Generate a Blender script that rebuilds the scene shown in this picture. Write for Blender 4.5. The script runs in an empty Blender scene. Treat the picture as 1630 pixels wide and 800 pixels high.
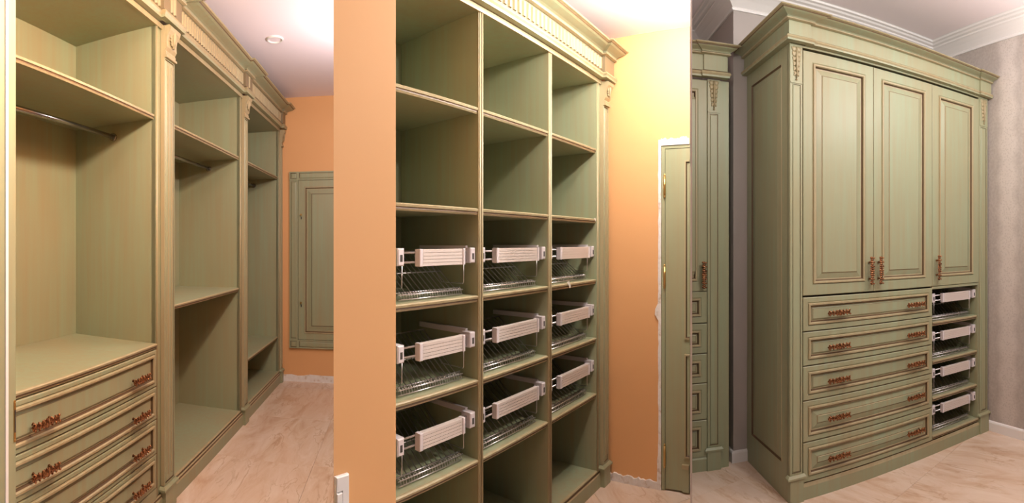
import bpy, math, random
from mathutils import Vector, Matrix

random.seed(7)
SC = bpy.context.scene
COL = SC.collection
R = math.radians
CAM_H = 1.4                      # camera height above the floor
FPX, YH = 787.0, 386.0           # pixels per radian of the cylinder, horizon row (1630x800 frame)

# ------------------------------------------------------------------ camera
cd = bpy.data.cameras.new('camera'); cam = bpy.data.objects.new('camera', cd); COL.objects.link(cam)
cam.location = (0, 0, CAM_H); cam.rotation_euler = (R(90), 0, 0)
cd.type = 'PANO'; cd.panorama_type = 'CENTRAL_CYLINDRICAL'
cd.central_cylindrical_range_u_min = -815 / FPX
cd.central_cylindrical_range_u_max = 815 / FPX
cd.central_cylindrical_range_v_min = -(800 - YH) / FPX
cd.central_cylindrical_range_v_max = YH / FPX
cd.central_cylindrical_radius = 1.0
cd.clip_start = 0.01; cd.clip_end = 100
SC.camera = cam

# ------------------------------------------------------------------ world, exposure
wd = bpy.data.worlds.new('world'); SC.world = wd; wd.use_nodes = True
bg = wd.node_tree.nodes['Background']
bg.inputs[0].default_value = (1.0, 0.90, 0.82, 1); bg.inputs[1].default_value = 0.10
SC.view_settings.view_transform = 'Standard'; SC.view_settings.look = 'None'
SC.view_settings.gamma = 1; SC.view_settings.use_curve_mapping = False
SC.view_settings.exposure = 0.0


# ------------------------------------------------------------------ rooms: local x along the run, y into the cabinets
class Room:
    def __init__(self, al, D):
        self.al, self.D = R(al), D
        self.rz = math.pi / 2 - self.al
        self.u = Vector((math.sin(self.al), math.cos(self.al), 0))
        self.w = Vector((-math.cos(self.al), math.sin(self.al), 0))

    def world(self, s, n, z=0):
        return self.u * s + self.w * (self.D + n) + Vector((0, 0, z))

    def s_at(self, x, n):        # run position seen in photo column x at depth n
        return (self.D + n) * math.tan((x - 815) / FPX - self.al + math.pi / 2)


R1 = Room(-12.967, 1.1926)
R2 = Room(36.543, 1.2555)
R3 = Room(94.53, 2.3426)


def polar(x, r, z=0):            # a point r metres away in the direction of photo column x
    a = (x - 815) / FPX
    return Vector((r * math.sin(a), r * math.cos(a), z))


def lamp(room, s, n, z, power, color, size=0.06, spot=None, name='ceiling_or_fill_light'):
    if spot:
        l = bpy.data.lights.new(name, 'SPOT'); l.spot_size = R(spot); l.spot_blend = 0.6
    else:
        l = bpy.data.lights.new(name, 'POINT')
    l.energy = power; l.color = color; l.shadow_soft_size = size
    o = bpy.data.objects.new(name, l); COL.objects.link(o)
    o.location = room.world(s, n, z)
    return o


WARM = (1.0, 0.87, 0.71)
lamp(R1, 1.38, -0.95, 2.46, 105, WARM)
lamp(R1, 3.25, -1.02, 2.28, 33, (1.0, 0.88, 0.86))  # added light hidden behind the pier, brightens ceiling and end wall
lamp(R2, 1.80, -0.72, 2.42, 64, (1.0, 0.95, 0.85))
lamp(R2, 2.18, -0.54, 2.555, 20, (1.0, 0.95, 0.85))
lamp(R3, 1.48, -1.42, 2.58, 57, (1.0, 0.97, 0.91))
lamp(R3, 2.42, -1.20, 2.50, 34, (1.0, 0.95, 0.93))  # added fill light out of view, put in to lift the ceiling


# ------------------------------------------------------------------ materials
def mat(name, col, rough=0.5, metal=0.0, build=None, spec=None):
    m = bpy.data.materials.new(name); m.use_nodes = True
    nt = m.node_tree; b = nt.nodes['Principled BSDF']
    b.inputs['Base Color'].default_value = (*col, 1)
    b.inputs['Roughness'].default_value = rough
    b.inputs['Metallic'].default_value = metal
    if spec is not None: b.inputs['Specular IOR Level'].default_value = spec
    if build: build(nt, b)
    return m


def node(nt, t, **kw):
    n = nt.nodes.new(t)
    for k, v in kw.items():
        if k in n.inputs.keys(): n.inputs[k].default_value = v
        else: setattr(n, k, v)
    return n


def mapped(nt, scale, coord='Object', loc=(0, 0, 0)):
    tc = node(nt, 'ShaderNodeTexCoord'); mp = node(nt, 'ShaderNodeMapping')
    mp.inputs['Scale'].default_value = scale; mp.inputs['Location'].default_value = loc
    nt.links.new(tc.outputs[coord], mp.inputs['Vector'])
    return mp.outputs['Vector']


def ramp(nt, fac, stops):
    r = node(nt, 'ShaderNodeValToRGB')
    el = r.color_ramp.elements
    while len(el) < len(stops): el.new(0.5)
    for e, (p, c) in zip(el, stops): e.position = p; e.color = (*c, 1)
    nt.links.new(fac, r.inputs['Fac'])
    return r.outputs['Color']


def mixc(nt, fac, a, b, mode='MIX'):
    m = node(nt, 'ShaderNodeMix', data_type='RGBA', blend_type=mode)
    for sock, v in ((m.inputs['Factor'], fac), (m.inputs['A'], a), (m.inputs['B'], b)):
        pass
    fi, ai, bi = m.inputs[0], m.inputs[6], m.inputs[7]
    for sock, v in ((fi, fac), (ai, a), (bi, b)):
        if isinstance(v, (int, float)): sock.default_value = v
        elif isinstance(v, tuple): sock.default_value = (*v, 1)
        else: nt.links.new(v, sock)
    return m.outputs[2]


def brushed(c_green, c_brown, amount):
    def f(nt, b):
        v = mapped(nt, (34, 34, 1.6))
        n1 = node(nt, 'ShaderNodeTexNoise', Scale=1.0, Detail=4.0, Roughness=0.6); nt.links.new(v, n1.inputs['Vector'])
        v2 = mapped(nt, (3.2, 3.2, 0.9), loc=(3, 1, 2))
        n2 = node(nt, 'ShaderNodeTexNoise', Scale=1.0, Detail=2.0); nt.links.new(v2, n2.inputs['Vector'])
        f1 = ramp(nt, n1.outputs['Fac'], [(0.36, (0, 0, 0)), (0.72, (amount,) * 3)])
        f2 = ramp(nt, n2.outputs['Fac'], [(0.40, (0, 0, 0)), (0.68, (amount * 0.8,) * 3)])
        c1 = mixc(nt, f1, c_green, c_brown)
        c2 = mixc(nt, f2, c1, c_brown)
        nt.links.new(c2, b.inputs['Base Color'])
        bp = node(nt, 'ShaderNodeBump', Strength=0.06, Distance=0.002)
        nt.links.new(n1.outputs['Fac'], bp.inputs['Height']); nt.links.new(bp.outputs['Normal'], b.inputs['Normal'])
    return f


GREEN_C, BROWN_C = (0.296, 0.336, 0.214), (0.325, 0.268, 0.152)
GREEN = mat('sage_green_paint', GREEN_C, 0.42, build=brushed(GREEN_C, BROWN_C, 0.62))
PALE = mat('patina_edge', (0.36, 0.30, 0.18), 0.42, build=brushed((0.40, 0.35, 0.215), (0.32, 0.23, 0.12), 0.55))
FLUTEBACK = mat('glazed_frieze', (0.22, 0.165, 0.095), 0.5)
LINE = mat('patina_line', (0.19, 0.145, 0.075), 0.5)
GLAZE = mat('brown_glaze', (0.105, 0.060, 0.028), 0.5)
DARKGAP = mat('gap_shadow_line', (0.03, 0.025, 0.018), 0.8)


def bronze_nodes(nt, b):
    v = mapped(nt, (160, 160, 160))
    n1 = node(nt, 'ShaderNodeTexNoise', Scale=1.0, Detail=2.0); nt.links.new(v, n1.inputs['Vector'])
    nt.links.new(ramp(nt, n1.outputs['Fac'], [(0.4, (0.11, 0.035, 0.016)), (0.62, (0.50, 0.24, 0.11))]), b.inputs['Base Color'])


BRONZE = mat('antique_bronze', (0.3, 0.14, 0.07), 0.33, 0.85, bronze_nodes)
BRASS = mat('brass', (0.62, 0.40, 0.15), 0.3, 0.9)
CHROME = mat('chrome_wire', (0.66, 0.62, 0.62), 0.28, 0.9)
STEEL = mat('steel_tube', (0.45, 0.42, 0.40), 0.25, 1.0)
ALU = mat('anodised_aluminium', (0.72, 0.64, 0.60), 0.45, 0.25)
PLASTIC = mat('pale_grey_plastic', (0.66, 0.60, 0.62), 0.4)
DARKPLASTIC = mat('dark_plastic', (0.05, 0.045, 0.04), 0.5)
WHITE = mat('white_gloss_paint', (0.80, 0.77, 0.76), 0.35)
CHIP = mat('white_paper', (0.85, 0.82, 0.78), 0.7)


def wallpaint(c1, c2):
    def f(nt, b):
        v = mapped(nt, (1.4, 1.4, 1.4))
        n = node(nt, 'ShaderNodeTexNoise', Scale=1.0, Detail=3.0); nt.links.new(v, n.inputs['Vector'])
        nt.links.new(ramp(nt, n.outputs['Fac'], [(0.3, c1), (0.7, c2)]), b.inputs['Base Color'])
    return f


ORANGE = mat('orange_wall_paint', (0.72, 0.36, 0.135), 0.7, build=wallpaint((0.72, 0.385, 0.168), (0.75, 0.405, 0.18)))
CEIL = mat('ceiling_white_paint', (0.88, 0.80, 0.87), 0.8)
CEIL3 = mat('ceiling_cream_paint', (0.90, 0.80, 0.82), 0.7)


def plaster_nodes(nt, b):
    v = mapped(nt, (26, 26, 26))
    n = node(nt, 'ShaderNodeTexNoise', Scale=1.0, Detail=5.0); nt.links.new(v, n.inputs['Vector'])
    nt.links.new(ramp(nt, n.outputs['Fac'], [(0.30, (0.62, 0.50, 0.42)), (0.42, (0.78, 0.72, 0.69)), (0.7, (0.84, 0.80, 0.79))]), b.inputs['Base Color'])
    bp = node(nt, 'ShaderNodeBump', Strength=0.6, Distance=0.01)
    nt.links.new(n.outputs['Fac'], bp.inputs['Height']); nt.links.new(bp.outputs['Normal'], b.inputs['Normal'])


PLASTER = mat('raw_plaster', (0.8, 0.75, 0.7), 0.9, build=plaster_nodes)


def marble_nodes(nt, b):
    tc = node(nt, 'ShaderNodeTexCoord'); oi = node(nt, 'ShaderNodeObjectInfo')
    add = node(nt, 'ShaderNodeVectorMath', operation='MULTIPLY_ADD')
    cmb = node(nt, 'ShaderNodeCombineXYZ')
    nt.links.new(oi.outputs['Random'], cmb.inputs[0]); nt.links.new(oi.outputs['Random'], cmb.inputs[1])
    nt.links.new(cmb.outputs[0], add.inputs[0]); add.inputs[1].default_value = (17, 29, 0)
    nt.links.new(tc.outputs['Object'], add.inputs[2])
    mp = node(nt, 'ShaderNodeMapping'); mp.inputs['Rotation'].default_value = (0, 0, R(62)); mp.inputs['Scale'].default_value = (1.0, 3.6, 1)
    nt.links.new(add.outputs[0], mp.inputs['Vector'])
    n1 = node(nt, 'ShaderNodeTexNoise', Scale=2.2, Detail=6.0, Roughness=0.62, Distortion=0.9); nt.links.new(mp.outputs[0], n1.inputs['Vector'])
    base = ramp(nt, n1.outputs['Fac'], [(0.30, (0.56, 0.37, 0.25)), (0.48, (0.66, 0.49, 0.375)), (0.70, (0.73, 0.59, 0.49))])
    n2 = node(nt, 'ShaderNodeTexNoise', Scale=2.8, Detail=5.0, Roughness=0.55, Distortion=0.6); nt.links.new(mp.outputs[0], n2.inputs['Vector'])
    vein = ramp(nt, n2.outputs['Fac'], [(0.475, (0, 0, 0)), (0.496, (0.55, 0.55, 0.55)), (0.525, (0, 0, 0))])
    n3 = node(nt, 'ShaderNodeTexNoise', Scale=1.6, Detail=1.0); nt.links.new(mp.outputs[0], n3.inputs['Vector'])
    msk = ramp(nt, n3.outputs['Fac'], [(0.44, (0, 0, 0)), (0.60, (1, 1, 1))])
    vm = mixc(nt, 1.0, vein, msk, 'MULTIPLY')
    nt.links.new(mixc(nt, vm, base, (0.42, 0.26, 0.15)), b.inputs['Base Color'])


MARBLE = mat('beige_marble', (0.72, 0.58, 0.46), 0.16, build=marble_nodes)
GROUT = mat('tile_grout', (0.62, 0.49, 0.39), 0.8)


def wallpaper_nodes(axis):
    def f(nt, b):
        tc = node(nt, 'ShaderNodeTexCoord'); sep = node(nt, 'ShaderNodeSeparateXYZ'); nt.links.new(tc.outputs['Object'], sep.inputs[0])
        md = node(nt, 'ShaderNodeMath', operation='PINGPONG'); sh = node(nt, 'ShaderNodeMath', operation='ADD'); sh.inputs[1].default_value = 0.175; nt.links.new(sep.outputs[axis], sh.inputs[0])
        nt.links.new(sh.outputs[0], md.inputs[0]); md.inputs[1].default_value = 0.29
        vo = node(nt, 'ShaderNodeTexVoronoi', Scale=70.0); nt.links.new(tc.outputs['Object'], vo.inputs['Vector'])
        no = node(nt, 'ShaderNodeTexNoise', Scale=55.0, Detail=3.0); nt.links.new(tc.outputs['Object'], no.inputs['Vector'])
        wav = node(nt, 'ShaderNodeMath', operation='SINE'); mz = node(nt, 'ShaderNodeMath', operation='MULTIPLY'); mz.inputs[1].default_value = 26.0
        nt.links.new(sep.outputs[2], mz.inputs[0]); nt.links.new(mz.outputs[0], wav.inputs[0])
        m2 = node(nt, 'ShaderNodeMath', operation='MULTIPLY_ADD'); nt.links.new(wav.outputs[0], m2.inputs[0]); m2.inputs[1].default_value = 0.014
        nt.links.new(md.outputs[0], m2.inputs[2])
        band = ramp(nt, m2.outputs[0], [(0.045, (1, 1, 1)), (0.10, (0, 0, 0))])
        lace = ramp(nt, vo.outputs['Distance'], [(0.1, (0.2, 0.2, 0.2)), (0.5, (0.8, 0.8, 0.8))])
        fac = mixc(nt, 1.0, band, lace, 'MULTIPLY')
        base = ramp(nt, no.outputs['Fac'], [(0.3, (0.395, 0.345, 0.315)), (0.7, (0.465, 0.415, 0.385))])
        nt.links.new(mixc(nt, fac, base, (0.62, 0.56, 0.52)), b.inputs['Base Color'])
        bp = node(nt, 'ShaderNodeBump', Strength=0.12, Distance=0.003)
        nt.links.new(no.outputs['Fac'], bp.inputs['Height']); nt.links.new(bp.outputs['Normal'], b.inputs['Normal'])
    return f


PAPER_N = mat('damask_wallpaper', (0.43, 0.38, 0.35), 0.55, build=wallpaper_nodes(1))
PAPER_S = mat('plain_wallpaper', (0.43, 0.38, 0.35), 0.55, build=wallpaint((0.40, 0.36, 0.34), (0.46, 0.41, 0.39)))


# ------------------------------------------------------------------ mesh collecting
class MB:
    def __init__(self): self.v, self.f, self.m, self.s = [], [], [], []

    def face(self, idx, m=0, smooth=False): self.f.append(idx); self.m.append(m); self.s.append(smooth)

    def box(self, x0, x1, y0, y1, z0, z1, m=0, b=0.0):
        if b > 0: return self.bevbox(x0, x1, y0, y1, z0, z1, m, b)
        k = len(self.v)
        self.v += [(x, y, z) for z in (z0, z1) for x, y in ((x0, y0), (x1, y0), (x1, y1), (x0, y1))]
        for q in ((0, 3, 2, 1), (4, 5, 6, 7), (0, 1, 5, 4), (1, 2, 6, 5), (2, 3, 7, 6), (3, 0, 4, 7)):
            self.face([k + i for i in q], m)
        return self

    def bevbox(self, x0, x1, y0, y1, z0, z1, m, b):    # box with chamfered front edges (front is -y)
        k = len(self.v)
        self.v += [(x0, y1, z0), (x1, y1, z0), (x1, y1, z1), (x0, y1, z1),
                   (x0, y0 + b, z0), (x1, y0 + b, z0), (x1, y0 + b, z1), (x0, y0 + b, z1),
                   (x0 + b, y0, z0 + b), (x1 - b, y0, z0 + b), (x1 - b, y0, z1 - b), (x0 + b, y0, z1 - b)]
        self.face([k + i for i in (0, 3, 2, 1)], m)
        for i in range(4):
            j = (i + 1) % 4
            self.face([k + i, k + j, k + 4 + j, k + 4 + i], m)
            self.face([k + 4 + i, k + 4 + j, k + 8 + j, k + 8 + i], m)
        self.face([k + 8, k + 9, k + 10, k + 11], m)
        return self

    def ring(self, O, ax, ay, nr, w, h, loops, cap=None, back=False):
        """nested rectangles: loops are (inset, depth, material of the band that leads here)"""
        O, ax, ay, nr = Vector(O), Vector(ax), Vector(ay), Vector(nr)
        prev = None
        for ins, dep, m in loops:
            if not isinstance(ins, tuple): ins = (ins,) * 4
            l, r_, bt, tp = ins
            k = len(self.v)
            for (a, c) in ((l, bt), (w - r_, bt), (w - r_, h - tp), (l, h - tp)):
                self.v.append(tuple(O + ax * a + ay * c + nr * dep))
            if prev is not None:
                for i in range(4):
                    j = (i + 1) % 4
                    self.face([prev + i, prev + j, k + j, k + i], m)
            elif back: self.face([k + 3, k + 2, k + 1, k], m)
            prev = k
        if cap is not None: self.face([prev, prev + 1, prev + 2, prev + 3], cap)
        return self

    def sweep(self, prof, path, mats=0, closed_prof=True, caps=True):
        """prof: (out, z); path: (x, y) plan points; out is to the right of the travel direction"""
        P = [Vector((p[0], p[1])) for p in path]; n = len(P); rings = []
        for i in range(n):
            d0 = (P[i] - P[i - 1]).normalized() if i > 0 else None
            d1 = (P[i + 1] - P[i]).normalized() if i < n - 1 else None
            n0 = Vector((d0.y, -d0.x)) if d0 else None; n1 = Vector((d1.y, -d1.x)) if d1 else None
            if n0 is None: o = n1
            elif n1 is None: o = n0
            else:
                o = n0 + n1; o = o / max(0.2, o.dot(n0)) if o.length > 1e-6 else n0
            k = len(self.v)
            for (a, z) in prof: q = P[i] + o * a; self.v.append((q.x, q.y, z))
            rings.append(k)
        m_ = len(prof); seg = m_ if closed_prof else m_ - 1
        for i in range(n - 1):
            for j in range(seg):
                j2 = (j + 1) % m_
                mm = mats[j % len(mats)] if isinstance(mats, (list, tuple)) else mats
                self.face([rings[i] + j, rings[i + 1] + j, rings[i + 1] + j2, rings[i] + j2], mm)
        if caps and closed_prof:
            mm = mats[0] if isinstance(mats, (list, tuple)) else mats
            self.face([rings[0] + j for j in range(m_)], mm)
            self.face([rings[-1] + j for j in reversed(range(m_))], mm)
        return self

    def tube(self, pts, r, seg=6, m=0, smooth=True, caps=True):
        P = [Vector(p) for p in pts]; rings = []
        for i, p in enumerate(P):
            d = (P[min(i + 1, len(P) - 1)] - P[max(i - 1, 0)]).normalized()
            a = Vector((0, 0, 1)) if abs(d.z) < 0.9 else Vector((1, 0, 0))
            e1 = d.cross(a).normalized(); e2 = d.cross(e1)
            k = len(self.v); rr = r[i] if isinstance(r, (list, tuple)) else r
            for j in range(seg):
                t = 2 * math.pi * j / seg
                self.v.append(tuple(p + e1 * (rr * math.cos(t)) + e2 * (rr * math.sin(t))))
            rings.append(k)
        for a, b in zip(rings, rings[1:]):
            for j in range(seg):
                j2 = (j + 1) % seg
                self.face([a + j, a + j2, b + j2, b + j], m, smooth)
        if caps:
            self.face([rings[0] + j for j in reversed(range(seg))], m)
            self.face([rings[-1] + j for j in range(seg)], m)
        return self

    def blob(self, c, rx, ry, rz, seg=8, rings=5, m=0, tilt=0.0):
        c = Vector(c); k = len(self.v); ct, st = math.cos(tilt), math.sin(tilt)
        for i in range(rings + 1):
            ph = math.pi * i / rings
            for j in range(seg):
                t = 2 * math.pi * j / seg
                x, y, z = rx * math.sin(ph) * math.cos(t), ry * math.sin(ph) * math.sin(t), rz * math.cos(ph)
                self.v.append((c.x + x * ct - z * st, c.y + y, c.z + x * st + z * ct))
        for i in range(rings):
            for j in range(seg):
                j2 = (j + 1) % seg
                self.face([k + i * seg + j, k + (i + 1) * seg + j, k + (i + 1) * seg + j2, k + i * seg + j2], m, True)
        return self

    def poly(self, pts, z0, z1, m=0):            # vertical prism over a plan polygon (anticlockwise)
        k = len(self.v); n = len(pts)
        self.v += [(p[0], p[1], z0) for p in pts] + [(p[0], p[1], z1) for p in pts]
        self.face([k + i for i in reversed(range(n))], m); self.face([k + n + i for i in range(n)], m)
        for i in range(n):
            j = (i + 1) % n
            self.face([k + i, k + j, k + n + j, k + n + i], m)
        return self

    def mesh(self, name, mats, off=(0, 0, 0)):
        me = bpy.data.meshes.new(name)
        me.from_pydata([(x - off[0], y - off[1], z - off[2]) for x, y, z in self.v], [], self.f)
        for m in (mats if isinstance(mats, (list, tuple)) else [mats]): me.materials.append(m)
        me.polygons.foreach_set('material_index', self.m); me.polygons.foreach_set('use_smooth', self.s)
        me.update(); me.validate()
        return me


class Thing:
    """an Empty at the base of a thing; its parts are given in the room's own (s, n, z)"""
    def __init__(self, name, room, base, label, cat, group=None):
        self.room, self.base = room, base
        o = bpy.data.objects.new(name, None); COL.objects.link(o); self.o = o
        o.location = room.world(*base); o.rotation_euler = (0, 0, room.rz); o.empty_display_size = 0.1
        o['label'] = label; o['category'] = cat
        if group: o['group'] = group

    def part(self, name, mb, mats, parent=None, label=None, kind=None):
        o = bpy.data.objects.new(name, mb.mesh(name, mats, self.base)); COL.objects.link(o)
        o.parent = parent or self.o
        if label: o['label'] = label
        if kind: o['kind'] = kind
        return o

    def share(self, name, me, at, parent=None, rot=None, scale=None, label=None):
        o = bpy.data.objects.new(name, me); COL.objects.link(o); o.parent = parent or self.o
        o.location = [a - b for a, b in zip(at, self.base)]
        if rot: o.rotation_euler = rot
        if scale: o.scale = scale
        if label: o['label'] = label
        return o


def struct(name, room, mb, mats, label, parent=None, cat=None):
    o = bpy.data.objects.new(name, mb.mesh(name, mats)); COL.objects.link(o)
    if parent is not None: o.parent = parent; return o
    if room is not None:
        o.location = room.w * room.D; o.rotation_euler = (0, 0, room.rz)
    o['kind'] = 'structure'; o['label'] = label; o['category'] = cat or name.split('_')[0]
    return o


def single(name, room, mb, mats, base, label, cat, group=None):
    o = bpy.data.objects.new(name, mb.mesh(name, mats, base)); COL.objects.link(o)
    o.location = room.world(*base); o.rotation_euler = (0, 0, room.rz)
    o['label'] = label; o['category'] = cat
    if group: o['group'] = group
    return o


# ================================================================== THE SETTING
# ---- floor: marble tiles on a bed
fl = MB().poly([(-3.6, -0.6), (3.8, -0.6), (3.8, 6.2), (-3.6, 6.2)], -0.06, -0.012)
FLOOR = struct('floor', None, fl, GROUT, 'beige veined marble tile floor', cat='floor')
TS, GAP = 0.8, 0.0012
tile_me = MB().bevbox(-TS / 2 + GAP / 2, TS / 2 - GAP / 2, -TS / 2 + GAP / 2, TS / 2 - GAP / 2, -0.012, 0.0, 0, 0.0) if False else None
tm = MB(); h = TS / 2 - GAP / 2; c = 0.0006
k = 0
tm.v = [(-h, -h, -0.012), (h, -h, -0.012), (h, h, -0.012), (-h, h, -0.012), (-h, -h, -c), (h, -h, -c), (h, h, -c), (-h, h, -c),
        (-h + c, -h + c, 0), (h - c, -h + c, 0), (h - c, h - c, 0), (-h + c, h - c, 0)]
for i in range(4):
    j = (i + 1) % 4
    tm.face([i, j, 4 + j, 4 + i]); tm.face([4 + i, 4 + j, 8 + j, 8 + i])
tm.face([8, 9, 10, 11])
tile_me = tm.mesh('floor_tile', MARBLE)
ca, sa = math.cos(R1.rz), math.sin(R1.rz)
for i in range(-2, 9):
    for j in range(-6, 6):
        x, y = (i + 0.32) * TS, (j + 0.18) * TS
        wx, wy = x * ca - y * sa, x * sa + y * ca
        if -3.2 < wx < 3.4 and -0.2 < wy < 5.8:
            o = bpy.data.objects.new('floor_tile', tile_me); COL.objects.link(o)
            o.parent = FLOOR; o.location = (wx, wy, 0); o.rotation_euler = (0, 0, R1.rz)

# ---- room 1: dressing room with orange end wall
W1, NB1 = 4.885, 0.517
Z_C1, Z_C2, Z_C3 = 2.867, 2.602, 3.0
wl = MB().box(-0.9, W1 + 0.1, NB1 + 0.03, NB1 + 0.13, 0, Z_C1)
struct('wall_left', R1, wl, ORANGE, 'orange wall behind the open wardrobe')
we = MB().box(W1, W1 + 0.1, -1.75, NB1 + 0.03, 0, Z_C1)
struct('wall_end', R1, we, ORANGE, 'orange end wall of the dressing room')
ce = MB().box(-0.9, W1 + 0.1, -1.75, NB1 + 0.13, Z_C1, Z_C1 + 0.05)
struct('ceiling_dressing_room', R1, ce, CEIL, 'pinkish white ceiling above the open wardrobe', cat='ceiling')


def ragged(mb, p0, p1, out, z0, z1, t, n=26, jit=0.25, seed=1):
    """a rough strip from p0 to p1 in plan with an uneven top edge"""
    rnd = random.Random(seed); p0, p1 = Vector(p0), Vector(p1); o = Vector(out)
    k = len(mb.v)
    for i in range(n + 1):
        p = p0.lerp(p1, i / n); zt = z1 + (rnd.random() - 0.5) * jit * (z1 - z0); q = p + o * (t * (0.7 + 0.6 * rnd.random()))
        mb.v += [(p.x, p.y, z0), (q.x, q.y, z0), (q.x, q.y, zt), (p.x, p.y, zt)]
    for i in range(n):
        a, b = k + 4 * i, k + 4 * i + 4
        for j in range(4): mb.face([a + j, b + j, b + (j + 1) % 4, a + (j + 1) % 4])
    mb.face([k, k + 1, k + 2, k + 3]); e = k + 4 * n; mb.face([e + 3, e + 2, e + 1, e])
    return mb


bs = ragged(MB(), (W1, 0.02), (W1, -1.6), (-1, 0), 0, 0.068, 0.008, seed=3)
struct('baseboard_end', R1, bs, PLASTER, 'rough white unpainted strip along the foot of the orange end wall')

# ---- the splayed orange pier between the dressing room and the shoe room
XP0, XP1 = 531, 631
d_front = 0.86
pA = R2.u * R2.s_at(XP0, d_front - R2.D) + R2.w * d_front
pB = R2.u * R2.s_at(XP1 - 1.0, d_front - R2.D) + R2.w * d_front
pC = R2.u * 1.030 + R2.w * (R2.D - 0.002)
pD = R2.u * R2.s_at(XP0, 0.47) + R2.w * (R2.D + 0.47)
pr = MB().poly([(p.x, p.y) for p in (pA, pB, pC, pD)], 0, Z_C1)
struct('wall_pier', None, pr, ORANGE, 'orange splayed wall pier carrying the white light switch')

# ---- room 2: shoe room
W2, NB2 = 2.648, 0.480
SRAY = lambda n: R2.s_at(XP0, n)
wb = MB().box(SRAY(NB2 + 0.09) + 0.006, W2 + 0.08, NB2 + 0.012, NB2 + 0.09, 0, Z_C2)
struct('wall_shoe_room_back', R2, wb, ORANGE, 'orange wall behind the shoe cabinet')
XB = 1099
# end wall runs from the cabinet to the partition, with a door opening cut by the partition
n_end = W2 / math.tan((XB - 815) / FPX - R2.al + math.pi / 2) - R2.D       # where the end wall meets column 1099
n_d0 = -0.322                                                           # hinge side of the opening
Z_DOOR = 1.952
ew = MB()
ew.box(W2, W2 + 0.08, n_d0, NB2 + 0.012, 0, Z_C2)
NCUT = lambda s: s * (R2.D + n_end) / W2 - R2.D + 0.003
cutbox = lambda s0, s1, nh, z0, z1: MB().poly([(s0, NCUT(s0)), (s1, NCUT(s1)), (s1, nh), (s0, nh)], z0, z1)
q_ = cutbox(W2, W2 + 0.08, n_d0, Z_DOOR, Z_C2); kk = len(ew.v)
ew.v += q_.v; ew.f += [[i + kk for i in g] for g in q_.f]; ew.m += q_.m; ew.s += q_.s
struct('wall_shoe_room_end', R2, ew, ORANGE, 'orange end wall with the green door')
a1, a2 = polar(-0 + XB, 1.7), polar(XB, (R2.u * W2 + R2.w * (R2.D + n_end)).length + 0.03)
e_ = Vector((a1.y, -a1.x, 0)).normalized() * 0.006
pt = MB().poly([(p.x, p.y) for p in (a1, a1 + e_, a2 + e_, a2)], 0, Z_C2)  # added edge-on wall, keeps light from crossing between the two rooms
struct('wall_added_partition', None, pt, PAPER_S, 'thin partition added to block light between the shoe room and the wallpapered room')
cp = [polar(XP0, 0.35), polar(XB, 0.35), polar(XB, 2.95), R2.u * (W2 + 0.08) + R2.w * (R2.D + NB2 + 0.09), R2.u * SRAY(NB2 + 0.09) + R2.w * (R2.D + NB2 + 0.09)]
c2 = MB().poly([(p.x, p.y) for p in cp], Z_C2, Z_C2 + 0.05)
struct('ceiling_shoe_room', None, c2, CEIL, 'pinkish white ceiling above the shoe cabinet', cat='ceiling')
b2 = ragged(MB(), (W2, 0.02), (W2, n_d0), (-1, 0), 0, 0.045, 0.010, n=24, jit=0.32, seed=5)
struct('baseboard_shoe_room', R2, b2, PLASTER, 'crumbly bare plaster along the foot of the orange wall')

# ---- room 3: wallpapered room
W3, NB3, V0 = 2.868, 0.598, 1.136
N3 = 0.545                                    # front of the narrow wardrobe in the niche
rw = MB().box(W3, W3 + 0.1, -3.2, NB3 + 0.1, 0, Z_C3)
struct('wall_right', R3, rw, PAPER_N, 'grey pink wallpapered wall with a lace band beside the wardrobe')
bw = MB().box(V0, W3, NB3, NB3 + 0.75, 0, Z_C3)
struct('wall_back', R3, bw, PAPER_S, 'grey pink wall behind the large wardrobe with a projecting corner')
nw = MB().box(0.60, V0, NB3 + 0.65, NB3 + 0.75, 0, Z_C3)
struct('wall_niche', R3, nw, PAPER_S, 'grey pink back wall of the niche')
# ceiling polygon in room 3 coordinates
pl = [R3.u * W3 + R3.w * -0.9, R3.u * (W3 + 0.1) + R3.w * (R3.D + NB3 + 0.75), R3.u * 0.60 + R3.w * (R3.D + NB3 + 0.75), polar(XB, 2.86), polar(XB, 0.4)]
c3 = MB().poly([(p.x, p.y) for p in pl], Z_C3, Z_C3 + 0.05)
struct('ceiling_wardrobe_room', None, c3, CEIL3, 'pinkish cream ceiling with crown moulding', cat='ceiling')
# crown moulding following the wall outline
ZB = 2.880; hh = Z_C3 - ZB
crown = [(0, Z_C3), (0, ZB), (0.010, ZB), (0.014, ZB + 0.012), (0.010, ZB + 0.018), (0.022, ZB + 0.030), (0.045, ZB + 0.052), (0.075, ZB + 0.074),
         (0.088, ZB + 0.080), (0.090, ZB + 0.090), (0.112, ZB + 0.094), (0.120, ZB + 0.104), (0.138, ZB + 0.107), (0.142, ZB + 0.118), (0.150, Z_C3)]
cr = MB().sweep(crown, [(0.60, NB3 + 0.65), (V0, NB3 + 0.65), (V0, NB3), (W3, NB3), (W3, -3.1)])
struct('trim_1', R3, cr, WHITE, 'white stepped crown moulding round the wallpapered room', cat='moulding')
bprof = [(0, 0), (0.014, 0), (0.014, 0.062), (0.009, 0.072), (0, 0.075)]
bb = MB().sweep(bprof, [(V0, NB3 + 0.3), (V0, NB3), (1.30, NB3)])
struct('baseboard_back', R3, bb, WHITE, 'white baseboard at the projecting wall corner')
br_ = MB().sweep(bprof, [(W3, 0.15), (W3, -3.1)])
struct('baseboard_right', R3, br_, WHITE, 'white baseboard under the wallpapered wall')


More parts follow.
